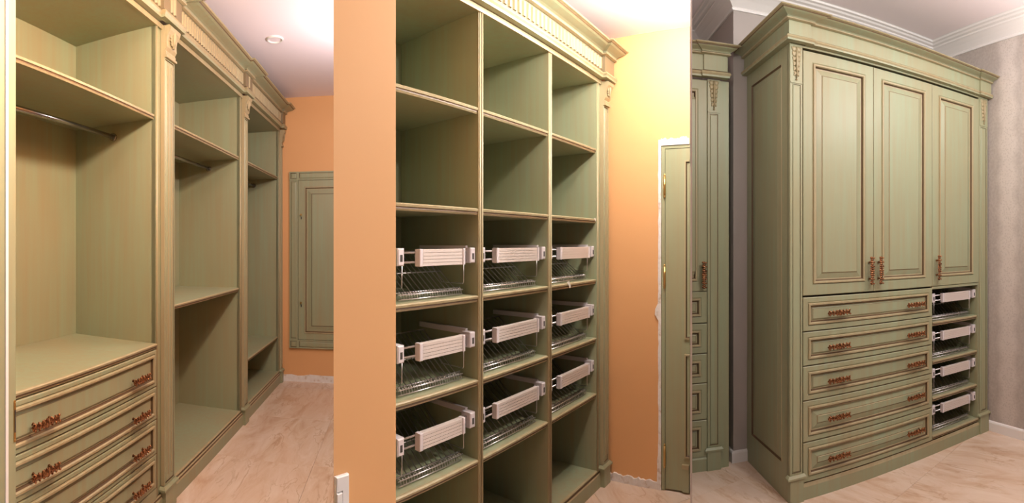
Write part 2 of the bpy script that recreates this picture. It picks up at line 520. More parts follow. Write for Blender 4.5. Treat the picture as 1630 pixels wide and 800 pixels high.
# ================================================================== SHARED CABINET PIECES
def handle_mesh(L=0.135, vertical=False):
    mb = MB(); rnd = random.Random(11)
    n = 13
    for i in range(n):                                  # floral bar: knobbly beads in an even row, leafy ends
        t = i / (n - 1) - 0.5
        hgt = 0.013 + 0.004 * math.cos(t * math.pi * 3) + 0.003 * rnd.random()
        mb.blob((t * L, -0.026 - 0.004 * math.cos(t * math.pi), 0), L / n * 0.62, 0.006, hgt, 6, 4)
        if i % 2 == 0:
            mb.blob((t * L, -0.032, 0.010 + 0.003 * rnd.random()), 0.0055, 0.005, 0.006, 6, 4)
            mb.blob((t * L + 0.004, -0.032, -0.011), 0.0055, 0.005, 0.006, 6, 4)
    for sx in (-0.32, 0.32):
        mb.tube([(sx * L, -0.001, 0), (sx * L, -0.010, 0), (sx * L, -0.026, 0)], [0.008, 0.004, 0.005], 8)
    for sx in (-0.5, 0.5):
        mb.blob((sx * L, -0.024, 0), 0.010, 0.004, 0.005, 6, 4)
    if vertical: mb.v = [(z, y, x) for x, y, z in mb.v]; mb.f = [list(reversed(q)) for q in mb.f]
    return mb.mesh('handle', BRONZE)


HANDLE_H, HANDLE_V = handle_mesh(), handle_mesh(0.15, True)


def panel_front(T, name, s0, s1, z0, z1, n=0.0, fr=0.05, th=0.02, raised=True, parent=None, handles=(), hmesh=None):
    """a framed front: frame with thumb moulding and raised field"""
    w, h_ = s1 - s0, z1 - z0
    O, ax, ay, nr = (s0, n, z0), (1, 0, 0), (0, 0, 1), (0, -1, 0)
    fm = MB().ring(O, ax, ay, nr, w, h_, [(0, -th, 0), (0, -0.002, 1), (0.003, 0, 0), (fr - 0.006, 0, 0), (fr, -0.004, 0)], back=True)
    d = T.part(name, fm, [GREEN, PALE], parent)
    ml = MB().ring(O, ax, ay, nr, w, h_, [(fr, -0.004, 0), (fr + 0.003, 0.006, 0), (fr + 0.011, 0.006, 0), (fr + 0.015, 0.0, 1), (fr + 0.018, -0.010, 2), (fr + 0.021, -0.010, 2)])
    T.part('moulding', ml, [PALE, PALE, GLAZE], d)
    e = fr + 0.021
    if raised:
        fd = MB().ring(O, ax, ay, nr, w, h_, [(e, -0.010, 0), (e + 0.006, -0.011, 1), (e + 0.034, -0.003, 0), (e + 0.0375, -0.003, 2), (e + 0.040, 0.001, 1)], cap=0)
    else:
        fd = MB().ring(O, ax, ay, nr, w, h_, [(e, -0.010, 0), (e + 0.003, -0.0105, 1), (e + 0.010, -0.006, 0), (e + 0.0125, -0.006, 2)], cap=0)
    T.part('field', fd, [GREEN, PALE, LINE], d)
    for (hs, hz) in handles:
        T.share('handle', hmesh, (hs, n - 0.004, hz), d)
    return d


def acanthus(mb, cs, n, zt, w, h_):
    """carved leaf: midrib and paired curling lobes narrowing downwards"""
    mb.tube([(cs, n - 0.004, zt - 0.02 * h_), (cs, n - 0.011, zt - 0.45 * h_), (cs, n - 0.005, zt - 0.97 * h_)], [0.10 * w, 0.12 * w, 0.05 * w], 6)
    for i in range(6):
        t = i / 5
        hw = w * (0.44 - 0.24 * t)
        for sg in (-1, 1):
            z = zt - h_ * (0.08 + 0.72 * t)
            mb.blob((cs + sg * hw * 0.52, n - 0.002, z), hw * 0.60, 0.006, h_ * 0.085, 8, 5, tilt=sg * 0.7)
            mb.blob((cs + sg * hw * 0.98, n - 0.002, z + 0.03 * h_), 0.09 * w, 0.005, h_ * 0.035, 6, 4)
    mb.blob((cs, n - 0.006, zt - 0.97 * h_), 0.10 * w, 0.007, 0.03 * h_, 8, 5)
    return mb


def pilaster(T, s0, s1, z0, z1, n, base_h, cap_h, corbel=False, th=0.03, frame=0.012):
    w = s1 - s0
    pz0, pz1 = z0 + base_h, z1 - cap_h
    sh = MB().ring((s0, n, pz0), (1, 0, 0), (0, 0, 1), (0, -1, 0), w, pz1 - pz0,
                   [(0, -th, 0), (0, -0.001, 1), (0.001, 0, 0), (frame, 0, 0), (frame + 0.002, -0.005, 2), (frame + 0.004, -0.005, 1), (frame + 0.009, 0.001, 0)], cap=0, back=True)
    p = T.part('pilaster', sh, [GREEN, PALE, GLAZE])
    if corbel:                                   # flutes up the shaft
        for k_ in (0.36, 0.64):
            T.part('flute', MB().box(s0 + w * k_ - 0.004, s0 + w * k_ + 0.004, n - 0.004, n + 0.002, pz0 + 0.05, pz1 - 0.04), PALE, p)
    bk = MB().box(s0 - 0.004, s1 + 0.004, n - 0.010, n + th, z0, z0 + base_h - 0.022)
    bk.sweep([(0.0, z0 + base_h - 0.022), (0.016, z0 + base_h - 0.022), (0.016, z0 + base_h - 0.012), (0.006, z0 + base_h), (0, z0 + base_h)], [(s0 - 0.004, n + th), (s0 - 0.004, n), (s1 + 0.004, n), (s1 + 0.004, n + th)])
    T.part('pilaster_base', bk, GREEN, p)
    if corbel:                                   # scroll bracket carved with a leaf
        prof = [(0.0, 0.0), (0.006, 0.0), (0.010, 0.14), (0.005, 0.20), (0.016, 0.30), (0.014, 0.5), (0.020, 0.68), (0.036, 0.82), (0.040, 0.94), (0.030, 1.0), (0, 1.0)]
        cb = MB()
        kk = len(cb.v)
        for sx in (s0 + 0.002, s1 - 0.002):
            cb.v += [(sx, n + 0.002 - a, pz1 + cap_h * b) for a, b in prof]
        m_ = len(prof)
        for j in range(m_): cb.face([kk + j, kk + (j + 1) % m_, kk + m_ + (j + 1) % m_, kk + m_ + j])
        cb.face([kk + j for j in reversed(range(m_))]); cb.face([kk + m_ + j for j in range(m_)])
        cb.box(s0, s1, n - 0.001, n + th, pz1, z1)
        acanthus(cb, (s0 + s1) / 2, n - 0.018, z1 - 0.01, w * 0.85, cap_h * 0.62)
        cb.box(s0 - 0.002, s1 + 0.002, n - 0.014, n + 0.005, pz1 - 0.006, pz1 + 0.006)
        T.part('capital', cb, PALE, p, label='carved scroll capital')
    else:
        cb = MB().box(s0, s1, n - 0.0005, n + th, pz1, z1)
        cb.box(s0 + 0.001, s1 - 0.001, n - 0.004, n + 0.002, pz1 - 0.004, pz1 + 0.003)
        T.part('capital_block', cb, GREEN, p)
        T.part('acanthus_leaf', acanthus(MB(), (s0 + s1) / 2, n, z1 - 0.006, w * 0.8, cap_h * 0.92), PALE, p, label='carved acanthus leaf')
    return p


SHELF_T = 0.022


def shelf(T, s0, s1, n0, n1, zt, name='shelf', t=SHELF_T, edge=True, sb0=None):
    """board with a moulded front edge"""
    sb = MB().poly([(s0, n0 + 0.012), (s1, n0 + 0.012), (s1, n1), (sb0 or s0, n1)], zt - t, zt)
    o = T.part(name, sb, GREEN)
    if edge:
        pf = [(0.0, zt), (0.0, zt - t - 0.004), (0.005, zt - t - 0.004), (0.009, zt - t + 0.002), (0.007, zt - t * 0.62), (0.011, zt - t * 0.56), (0.013, zt - t * 0.2), (0.008, zt - 0.0005)]
        T.part('edge_moulding', MB().sweep(pf, [(s0, n0 + 0.0125), (s1, n0 + 0.0125)], [0, 1, 1, 2, 1, 0, 0, 0]), [PALE, PALE, GLAZE], o)
    return o


def fluting(s0, s1, n, z0, z1, pitch=0.034):
    mb = MB(); cnt = int((s1 - s0) / pitch); off = (s1 - s0 - cnt * pitch) / 2
    for i in range(cnt):
        a = s0 + off + i * pitch + pitch * 0.18; b = a + pitch * 0.64
        k = len(mb.v)
        for z in (z0, z1):
            mb.v += [(a, n, z), (a + (b - a) * 0.22, n - 0.008, z), (a + (b - a) * 0.78, n - 0.008, z), (b, n, z)]
        for j in range(3): mb.face([k + j, k + j + 1, k + 5 + j, k + 4 + j])
        mb.face([k + 3, k + 2, k + 1, k]); mb.face([k + 4, k + 5, k + 6, k + 7])
    return mb


def entablature(T, s0, s1, za, zc, breaks, n=0.0, over=0.12, back=0.3, left_ret=False, right_ret=False, flutes=True, bk=0.022):
    """architrave bead, frieze and cyma cornice, stepping forward over the pilasters"""
    H_ = zc - za
    pts = []
    if left_ret: pts.append((s0, back))
    cur = n
    pts.append((s0, n))
    first = True
    for (a, b) in breaks:
        if a <= s0 + 1e-6: pts[-1] = (s0, n - bk)
        else: pts += [(a, n), (a, n - bk)]
        if b >= s1 - 1e-6: pts += [(s1, n - bk)]
        else: pts += [(b, n - bk), (b, n)]
    if abs(pts[-1][0] - s1) > 1e-6: pts.append((s1, n))
    if right_ret: pts.append((s1, back))
    f0, f1 = za + 0.30 * H_, za + 0.74 * H_
    arch = [(0, za + 0.11 * H_), (0.034, za + 0.11 * H_), (0.036, za + 0.16 * H_), (0.042, za + 0.20 * H_), (0.036, za + 0.26 * H_), (0.024, f0), (0, f0)]
    T.part('architrave', MB().sweep(arch, pts, [0, 0, 1, 1, 2, 0, 0]), [GREEN, PALE, GLAZE])
    fr = T.part('frieze', MB().sweep([(0, f0), (0.020, f0), (0.020, f1), (0, f1)], pts), FLUTEBACK if flutes else GREEN)
    if flutes:
        segs = []; x = s0
        for (a, b) in breaks:
            if a > x + 0.05: segs.append((x, a, n - 0.020))
            segs.append((a + 0.03, b - 0.03, n - bk - 0.020)); x = b
        if s1 > x + 0.05: segs.append((x, s1, n - 0.020))
        fmb = MB()
        for (a, b, nn) in segs:
            q = fluting(a + 0.012, b - 0.012, nn, f0 + 0.012, f1 - 0.012); kk = len(fmb.v)
            fmb.v += q.v; fmb.f += [[i + kk for i in g] for g in q.f]; fmb.m += q.m; fmb.s += q.s
        T.part('fluting', fmb, PALE, fr, kind='stuff')
    c0 = f1; hc = zc - f1
    cor = [(0, c0), (0.026, c0), (0.040, c0 + 0.06 * hc), (0.042, c0 + 0.16 * hc), (0.030, c0 + 0.20 * hc), (0.034, c0 + 0.24 * hc)]
    for i in range(7):                                 # cyma
        t = i / 6
        cor.append((0.036 + (over - 0.052) * (t - 0.13 * math.sin(2 * math.pi * t)), c0 + hc * (0.26 + 0.52 * t)))
    cor += [(over - 0.012, c0 + 0.80 * hc), (over - 0.004, c0 + 0.82 * hc), (over, c0 + 0.90 * hc), (over, zc - 0.004), (over - 0.006, zc), (0, zc)]
    mt = [0, 1, 1, 2, 2] + [0] * 6 + [2, 1, 1, 1, 1, 0, 0, 0]
    T.part('cornice', MB().sweep(cor, pts, mt), [GREEN, PALE, GLAZE])


# ================================================================== ROOM 1: OPEN WARDROBE
A0, A1, B0, B1, C0, C1 = 2.2227, 2.4099, 3.5676, 3.7083, 4.7751, 4.858
L1 = 1.06
ZA1, ZC1 = 2.510, 2.756
T = Thing('open_wardrobe', R1, (L1, 0, 0), 'long sage green open wardrobe with drawers, hanging rails and fluted cornice', 'wardrobe')
T.part('back_panel', MB().box(L1, C1 - 0.01, NB1, NB1 + 0.018, 0.02, ZA1 + 0.02), GREEN)
T.part('side_panel', MB().box(L1, L1 + 0.025, 0.0, NB1, 0.0, ZA1 + 0.02), GREEN)
for (a, b) in ((A0, A1), (B0, B1), (C0, C1)):
    dv = MB().box(a, a + 0.022, 0.006, NB1, 0.0, ZA1 + 0.02)
    if b < C1 - 0.01: dv.box(b - 0.022, b, 0.006, NB1, 0.0, ZA1 + 0.02)
    dv.box(a, b, 0.008, 0.03, 0.10, ZA1 + 0.02)
    d = T.part('divider', dv, GREEN)
    T.part('edge_bead', MB().tube([(a + 0.008, 0.004, 0.10), (a + 0.008, 0.004, ZA1)], 0.006, 6), PALE, d)
    w_ = b - a
    pilaster(T, a + w_ * 0.30, b - w_ * 0.06, 0.0, ZA1 + 0.018, -0.016, 0.135, 0.16, corbel=True, th=0.022)
T.part('top_panel', MB().box(L1, C1, 0.0, NB1, ZA1, ZA1 + 0.022), GREEN)
T.part('top_edge', MB().box(L1, C1, -0.004, 0.004, ZA1 - 0.002, ZA1 + 0.024), PALE)
entablature(T, L1, C1 + 0.01, ZA1, ZC1, [(A0 + 0.02, A1 + 0.005), (B0 + 0.02, B1 + 0.005), (C0 + 0.01, C1 + 0.01)], over=0.125)
Z1 = 2.057
shelf(T, L1 + 0.025, A0, 0.012, NB1, Z1)
shelf(T, A1, B0, 0.012, NB1, Z1)
shelf(T, B1, C0, 0.012, NB1, Z1)
shelf(T, A1, B0, 0.012, NB1, 1.056)
shelf(T, B1, C0, 0.012, NB1, 0.466)
for (a, b) in ((A1, B0), (B1, C0)):
    shelf(T, a, b, 0.0, NB1, 0.122, name='bottom_panel')
shelf(T, L1 + 0.025, A0, -0.004, NB1, 0.886, name='drawer_top')
# plinth
pp = [(0, 0), (0.012, 0), (0.012, 0.075), (0.008, 0.083), (0.006, 0.092), (0, 0.098)]
T.part('plinth', MB().sweep(pp, [(L1, 0.004), (C1, 0.004)], [0, 0, 1, 2, 1, 0]), [GREEN, PALE, GLAZE])
# drawers
gz = [0.858, 0.669, 0.5026, 0.3263, 0.153]
T.part('drawer_carcass', MB().box(L1 + 0.03, A0 - 0.002, 0.022, NB1 - 0.01, 0.10, 0.86), DARKGAP)
T.part('bottom_rail', MB().box(L1 + 0.03, A0 - 0.002, -0.001, 0.022, 0.098, 0.1505), GREEN)
ds0, ds1 = L1 + 0.03, A0 - 0.004
for i in range(4):
    zt, zb = gz[i] - 0.003, gz[i + 1] + 0.003
    hz = zb + (zt - zb) * 0.46
    panel_front(T, 'drawer', ds0, ds1, zb, zt, n=-0.002, fr=0.022, raised=False, handles=[(1.335, hz), (2.02, hz)], hmesh=HANDLE_H)
# hanging rails
for (a, b, nn, zz) in ((L1 + 0.025, A0, 0.26, 1.965), (A1, B0, 0.26, 1.975), (B1, C0, 0.26, 1.975)):
    r_ = T.part('hanging_rail', MB().tube([(a, nn, zz), (b - 0.002, nn, zz)], 0.0125, 12), STEEL, label='chrome hanging rail')
    T.part('rail_socket', MB().tube([(b - 0.014, nn, zz), (b, nn, zz)], 0.021, 14), STEEL, r_)
    T.part('rail_socket', MB().tube([(a, nn, zz), (a + 0.014, nn, zz)], 0.021, 14), STEEL, r_)

# ---- framed wall cabinet on the end wall (front faces -s; drawn with its own axes)
wn0, wn1 = -0.088, -0.86                     # left edge to right edge (towards the pier)
wz0, wz1 = 0.342, 2.112
T = Thing('wall_cabinet', R1, (W1, (wn0 + wn1) / 2, 0.342), 'framed olive green cabinet door set in the orange end wall', 'cabinet')
fw, tt = 0.085, 0.03


def endbox(n_a, n_b, z0, z1, t0, t1): return MB().box(W1 - t1, W1 - t0, min(n_a, n_b), max(n_a, n_b), z0, z1)


for (a, b, z0, z1) in ((wn0, wn0 - fw, wz0 + fw, wz1 - fw), (wn1 + fw, wn1, wz0 + fw, wz1 - fw), (wn0 - fw, wn1 + fw, wz1 - fw, wz1), (wn0 - fw, wn1 + fw, wz0, wz0 + fw)):
    ww, hh_ = abs(a - b), z1 - z0
    m = MB().ring((W1, max(a, b), z0), (0, -1, 0), (0, 0, 1), (-1, 0, 0), ww, hh_,
                  [(0, 0.002, 0), (0, tt, 0), (0.014, tt, 0), (0.016, tt - 0.006, 1), (0.026, tt - 0.002, 0)], cap=0, back=True)
    T.part('frame_rail', m, [GREEN, GLAZE])
for a in (wn0, wn1 + fw):
    for z0 in (wz0, wz1 - fw):
        m = MB().ring((W1, a, z0), (0, -1, 0), (0, 0, 1), (-1, 0, 0), fw, fw, [(0, 0.002, 0), (0, tt + 0.006, 0), (0.012, tt + 0.006, 0), (0.016, tt - 0.001, 1), (0.024, tt + 0.003, 0)], cap=0, back=True)
        T.part('corner_block', m, [GREEN, GLAZE])
m = MB().ring((W1, wn0 - fw - 0.003, wz0 + fw + 0.003), (0, -1, 0), (0, 0, 1), (-1, 0, 0), abs(wn1 - wn0) - 2 * fw - 0.006, wz1 - wz0 - 2 * fw - 0.006,
              [(0, 0.002, 0), (0, 0.022, 0), (0.062, 0.022, 0), (0.066, 0.028, 1), (0.076, 0.028, 1), (0.082, 0.012, 2), (0.090, 0.014, 1), (0.10, 0.014, 0), (0.135, 0.022, 0), (0.14, 0.022, 2), (0.143, 0.024, 0)], cap=0, back=True)
dr = T.part('door', m, [GREEN, PALE, GLAZE])
for zz in (1.68, 0.80):
    T.part('knob', MB().tube([(W1 - 0.022, wn0 - fw - 0.035, zz), (W1 - 0.032, wn0 - fw - 0.035, zz), (W1 - 0.045, wn0 - fw - 0.035, zz)], [0.006, 0.006, 0.011], 10), BRASS, dr)
    T.part('keyhole', MB().box(W1 - 0.0245, W1 - 0.0215, wn0 - fw - 0.040, wn0 - fw - 0.030, zz - 0.045, zz - 0.02), DARKPLASTIC, dr)

# ---- recessed downlight in the dressing room ceiling
dl = (3.45, -0.30, Z_C1)
T = Thing('ceiling_downlight', R1, (dl[0], dl[1], Z_C1 - 0.012), 'round recessed downlight in the pinkish ceiling', 'downlight')


def annulus(mb, cx, cy, prof, seg=28, m=0):
    k = len(mb.v); n = len(prof)
    for j in range(seg):
        t = 2 * math.pi * j / seg
        mb.v += [(cx + r * math.cos(t), cy + r * math.sin(t), z) for r, z in prof]
    for j in range(seg):
        a, b = k + j * n, k + ((j + 1) % seg) * n
        for i in range(n - 1): mb.face([a + i, a + i + 1, b + i + 1, b + i], m, True)
    return mb


T.part('trim_ring', annulus(MB(), dl[0], dl[1], [(0.064, Z_C1), (0.062, Z_C1 - 0.008), (0.056, Z_C1 - 0.012), (0.048, Z_C1 - 0.010), (0.046, Z_C1 - 0.001)]), WHITE)
T.part('lens', annulus(MB(), dl[0], dl[1], [(0.047, Z_C1 - 0.003), (0.02, Z_C1 - 0.004), (0.0005, Z_C1 - 0.005)]), CEIL)

# ---- edge of the sliding door leaf at the mouth of the dressing room
ln = -0.10
lx = R1.s_at(25, ln)
T = Thing('door_1', R1, (lx - 0.5, ln, 0), 'edge of a green door leaf with a brass lock plate beside the drawers', 'door')
T.o['kind'] = 'structure'
T.part('leaf', MB().box(lx - 0.5, lx, ln, ln + 0.038, 0.008, 2.62), GREEN)
le = R1.s_at(10, ln)
T.part('edge_strip', MB().box(le - 0.006, le + 0.006, ln - 0.004, ln + 0.001, 0.008, 2.62), WHITE, label='white edge strip')
ps0, ps1, pz = R1.s_at(21.5, ln), lx - 0.002, 0.84
lk = MB().box(ps0, ps1, ln - 0.003, ln + 0.001, pz - 0.062, pz + 0.062)
sm = (ps0 + ps1) / 2
pw = (ps1 - ps0) / 2
for zz, sg in ((pz + 0.062, 1), (pz - 0.062, -1)):
    k = len(lk.v)
    arc = [(sm + pw * math.cos(math.pi * j / 8), zz + sg * pw * math.sin(math.pi * j / 8)) for j in range(9)]
    lk.v += [(a, ln - 0.003, b) for a, b in arc] + [(a, ln + 0.001, b) for a, b in arc]
    lk.face([k + j for j in (range(9) if sg < 0 else reversed(range(9)))])
    for j in range(8): lk.face([k + j, k + j + 1, k + 10 + j, k + 9 + j])
pt_ = T.part('lock_plate', lk, BRASS)
T.part('latch_slot', MB().box(sm - pw * 0.5, sm + pw * 0.5, ln - 0.0042, ln - 0.002, pz - 0.035, pz + 0.035), DARKPLASTIC, pt_)
for zz in (pz + 0.058, pz - 0.058):
    T.part('screw', MB().blob((sm, ln - 0.003, zz), pw * 0.42, 0.002, pw * 0.42, 8, 4), BRASS, pt_)

# ================================================================== ROOM 2: SHOE CABINET
a0, a1_, b0, b1, d0, d1 = 1.4793, 1.5078, 1.9915, 2.0200, 2.5015, 2.6221
ZA2, ZC2 = 2.3086, 2.507
LS = 1.034
T = Thing('shoe_cabinet', R2, (LS, 0, 0), 'tall sage green open shelf cabinet with fluted cornice and wire shoe racks', 'cabinet')
LB = SRAY(NB2 + 0.004) + 0.004
T.part('back_panel', MB().box(LB, d1 - 0.01, NB2 - 0.012, NB2 + 0.004, 0.02, ZA2 + 0.02), GREEN)
T.part('side_panel', MB().poly([(LS, 0.004), (LS + 0.014, 0.004), (LB + 0.014, NB2 - 0.012), (LB, NB2 - 0.012)], 0, ZA2 + 0.02), GREEN)
for (a, b) in ((a0, a1_), (b0, b1)):
    d = T.part('divider', MB().box(a, b, 0.010, NB2 - 0.012, 0.0, ZA2 + 0.02), GREEN)
    w_ = b - a
    em = MB().box(a, b, 0.004, 0.0105, 0.10, ZA2)
    em.tube([(a + w_ * 0.28, 0.004, 0.10), (a + w_ * 0.28, 0.004, ZA2)], w_ * 0.16, 6, 0)
    em.tube([(a + w_ * 0.74, 0.004, 0.10), (a + w_ * 0.74, 0.004, ZA2)], w_ * 0.18, 6, 0)
    T.part('edge_moulding', em, PALE, d)
    T.part('groove', MB().box(a + w_ * 0.48, a + w_ * 0.56, 0.0032, 0.0045, 0.10, ZA2), GLAZE, d)
T.part('side_panel', MB().box(d0, d0 + 0.024, 0.006, NB2 - 0.012, 0.0, ZA2 + 0.02), GREEN)
T.part('face_stile', MB().box(d0 + 0.002, d1, 0.006, 0.03, 0.10, ZA2 + 0.02), GREEN)
T.part('stile_bead', MB().tube([(d0 + 0.010, 0.004, 0.10), (d0 + 0.010, 0.004, ZA2)], 0.007, 6), PALE)
pilaster(T, d0 + 0.045, d1 - 0.006, 0, ZA2 + 0.015, -0.016, 0.125, 0.13, corbel=True, th=0.022)
T.part('top_panel', MB().poly([(LS, 0.0), (d1, 0.0), (d1, NB2 - 0.012), (LB, NB2 - 0.012)], ZA2, ZA2 + 0.02), GREEN)
T.part('top_edge', MB().box(LS, d1, -0.004, 0.004, ZA2 - 0.002, ZA2 + 0.020), PALE)
entablature(T, LS, d1 + 0.012, ZA2, ZC2, [(d0 + 0.035, d1 + 0.012)], over=0.115, back=0.02, right_ret=False)
BAYS = ((LS + 0.014, a0), (a1_, b0), (b1, d0))
for zt in (1.933, 1.5353, 1.1928, 0.862, 0.5467):
    for (a, b) in BAYS: shelf(T, a, b, 0.006, NB2 - 0.012, zt, sb0=LB + 0.014 if a < 1.2 else None)
for (a, b) in BAYS: shelf(T, a, b, 0.0, NB2 - 0.012, 0.109, name='bottom_panel', sb0=LB + 0.014 if a < 1.2 else None)
T.part('plinth', MB().sweep(pp, [(LS, 0.012), (d1 - 0.01, 0.012)], [0, 0, 1, 2, 1, 0]), [GREEN, PALE, GLAZE])

WIRE_ME = {}


def shoe_rack(room, s0, s1, zs, label, n0=0.0, group=None, left_run=0.33):
    T = Thing('shoe_rack', room, (s0, n0, zs), label, 'shoe rack', group)
    s0 += 0.002; s1 -= 0.002
    bz0, bz1 = zs + 0.124, zs + 0.184
    for (a, b, sg) in ((s0, s0 + 0.030, 1), (s1 - 0.030, s1, -1)):
        bk = T.part('bracket', MB().box(a, b, n0 + 0.018, n0 + 0.066, bz0 + 0.004, bz1 + 0.004, b=0.004), PLASTIC)
        c_ = (a + b) / 2
        T.part('slot', MB().box(c_ - 0.005, c_ + 0.005, n0 + 0.0172, n0 + 0.0195, bz0 + 0.018, bz0 + 0.042), DARKPLASTIC, bk)
        e0, e1 = (a, a + 0.013) if sg > 0 else (b - 0.013, b)
        T.part('runner', MB().box(e0, e1, n0 + 0.06, n0 + (left_run if sg > 0 else 0.33), bz1 - 0.010, bz1 + 0.012), PLASTIC)
    f0, f1 = s0 + 0.096, s1 - 0.070
    bar = MB().box(f0, f1, n0 + 0.016, n0 + 0.034, bz0, bz1)
    nrib = 5; st = (bz1 - bz0) / nrib
    for i in range(nrib): bar.box(f0 + 0.016, f1 - 0.012, n0 + 0.013, n0 + 0.017, bz0 + i * st + 0.001, bz0 + (i + 1) * st - 0.001)
    b_ = T.part('front_bar', bar, ALU)
    for (e0, e1) in ((f0 - 0.002, f0 + 0.014), (f1 - 0.010, f1 + 0.002)):
        T.part('end_cap', MB().box(e0, e1, n0 + 0.010, n0 + 0.036, bz0 - 0.001, bz1 + 0.001, b=0.002), PLASTIC, b_)
    for zz in (bz0 + 0.014, bz1 - 0.012):
        T.part('tie_rod', MB().tube([(s0 + 0.02, n0 + 0.042, zz), (s1 - 0.02, n0 + 0.042, zz)], 0.004, 6), CHROME)
    # sloping wires
    na, za_, nb_, zb_ = n0 + 0.072, zs + 0.018, n0 + 0.268, zs + 0.172
    key = 'wire'
    if key not in WIRE_ME:
        WIRE_ME[key] = MB().tube([(0, -0.012, 0.012), (0, 0, 0), (0, nb_ - na, zb_ - za_)], 0.0021, 5).mesh('wire', CHROME)
    l0, l1 = s0 + 0.040, s1 - 0.050
    cnt = 13
    for i in range(cnt):
        T.share('wire', WIRE_ME[key], (l0 + (l1 - l0) * i / (cnt - 1), na, za_))
    T.part('back_rod', MB().tube([(l0 - 0.01, nb_, zb_), (l1 + 0.01, nb_, zb_)], 0.0026, 5), CHROME)
    T.part('middle_rod', MB().tube([(l0 - 0.01, (na + nb_) / 2, (za_ + zb_) / 2 - 0.004), (l1 + 0.01, (na + nb_) / 2, (za_ + zb_) / 2 - 0.004)], 0.0026, 5), CHROME)
    lip = T.part('lip_rod', MB().tube([(l0 - 0.012, na - 0.004, za_ + 0.012), (l1 + 0.012, na - 0.004, za_ + 0.012)], 0.0030, 6), CHROME)
    T.part('lip_rod', MB().tube([(l0 - 0.012, na - 0.020, za_ + 0.006), (l1 + 0.012, na - 0.020, za_ + 0.006)], 0.0026, 6), CHROME)
    T.part('lip_rod', MB().tube([(l0 - 0.012, na - 0.024, za_ - 0.010), (l1 + 0.004, na - 0.024, za_ - 0.010)], 0.0022, 6), CHROME)
    hk = MB()
    for i in range(2 * cnt - 1):
        x = l0 + (l1 - l0) * i / (2 * cnt - 2)
        hk.tube([(x, na - 0.004, za_ + 0.014), (x, na - 0.020, za_ + 0.008), (x, na - 0.024, za_ - 0.010)], 0.0018, 4)
    T.part('lip_hooks', hk, CHROME, lip)
    for (x, sg) in ((s0 + 0.036, 1), (s1 - 0.046, -1)):
        T.part('support_wire', MB().tube([(x, n0 + 0.040, bz0 + 0.01), (x, n0 + 0.040, zs + 0.055), (x, n0 + 0.044, zs + 0.048), (x, n0 + 0.16, zs + 0.048), (x, nb_, zb_)], 0.0022, 5), CHROME)
    return T


LV = ((1.1928, 'on the upper rack shelf'), (0.862, 'on the middle rack shelf'), (0.5467, 'on the lower rack shelf'))
BN = ('of the bay beside the orange pier', 'of the middle bay', 'of the bay beside the fluted pilaster')
for (a, b), bn in zip(BAYS, BN):
    for zt, ln_ in LV:
        shoe_rack(R2, max(a, 1.076), b, zt, left_run=0.12 if a < 1.2 else 0.33, label=f'chrome wire shoe rack {ln_} {bn}', group='shoe racks in the open shelf cabinet')

# paper scraps left on the shelf edges
sc = MB(); k = len(sc.v)
for dy in (0, 0.0015):
    sc.v += [(0, dy, 0.012), (0.016, dy - 0.004, 0.016), (0.036, dy - 0.002, -0.012), (0.030, dy, -0.022), (0.012, dy - 0.003, -0.004)]
sc.face([4, 3, 2, 1, 0]); sc.face([5, 6, 7, 8, 9])
for j in range(5): sc.face([j, (j + 1) % 5, 5 + (j + 1) % 5, 5 + j])
for (ss, zz, lab) in ((2.155, 1.190, 'torn white paper scrap stuck to the shelf edge above the middle rack'), (2.455, 1.5300, 'tiny white tape scrap on the end of the shelf above the upper rack')):
    q = MB(); sf = 1.0 if zz < 1.3 else 0.55
    q.v = [(ss + x * sf, -0.003 + y, zz + z * sf) for x, y, z in sc.v]; q.f, q.m, q.s = sc.f, sc.m, sc.s
    single('paper_scrap', R2, q, CHIP, (ss, 0, zz), lab, 'paper scrap')

# ---- light switch on the pier
sw_n = d_front - R2.D
ss0, ss1 = R2.s_at(531.5, sw_n), R2.s_at(552, sw_n)
zt_sw = CAM_H - (751 - YH) / FPX * math.hypot(d_front, ss1)
T = Thing('light_switch', R2, (ss0, sw_n, zt_sw - 0.16), 'white framed light switch low on the orange pier', 'light switch')
fr_ = MB().ring((ss0, sw_n, zt_sw - 0.16), (1, 0, 0), (0, 0, 1), (0, -1, 0), ss1 - ss0, 0.16, [(0, 0.001, 0), (0, 0.008, 0), (0.002, 0.010, 0), ((0, 0.016, 0.03, 0.030), 0.010, 0), ((0, 0.017, 0.031, 0.031), 0.005, 0)], cap=0, back=True)
fo = T.part('frame', fr_, WHITE)
T.part('rocker', MB().box(ss0, ss1 - 0.019, sw_n - 0.013, sw_n - 0.005, zt_sw - 0.127, zt_sw - 0.033, b=0.001), WHITE)

# ---- green door in the end wall of the shoe room (cut by the partition)
dn0, dn1 = n_d0 - 0.012, n_end + 0.004
T = Thing('door_2', R2, (W2, dn0, 0), 'green panelled door with brass hinges beside the orange wall', 'door')
T.o['kind'] = 'structure'
sF = W2 - 0.004                                     # frame face


def efront(n_a, n_b, z0, z1, loops, cap=0): return MB().ring((sF, n_a, z0), (0, -1, 0), (0, 0, 1), (-1, 0, 0), n_a - n_b, z1 - z0, loops, cap=cap, back=True)


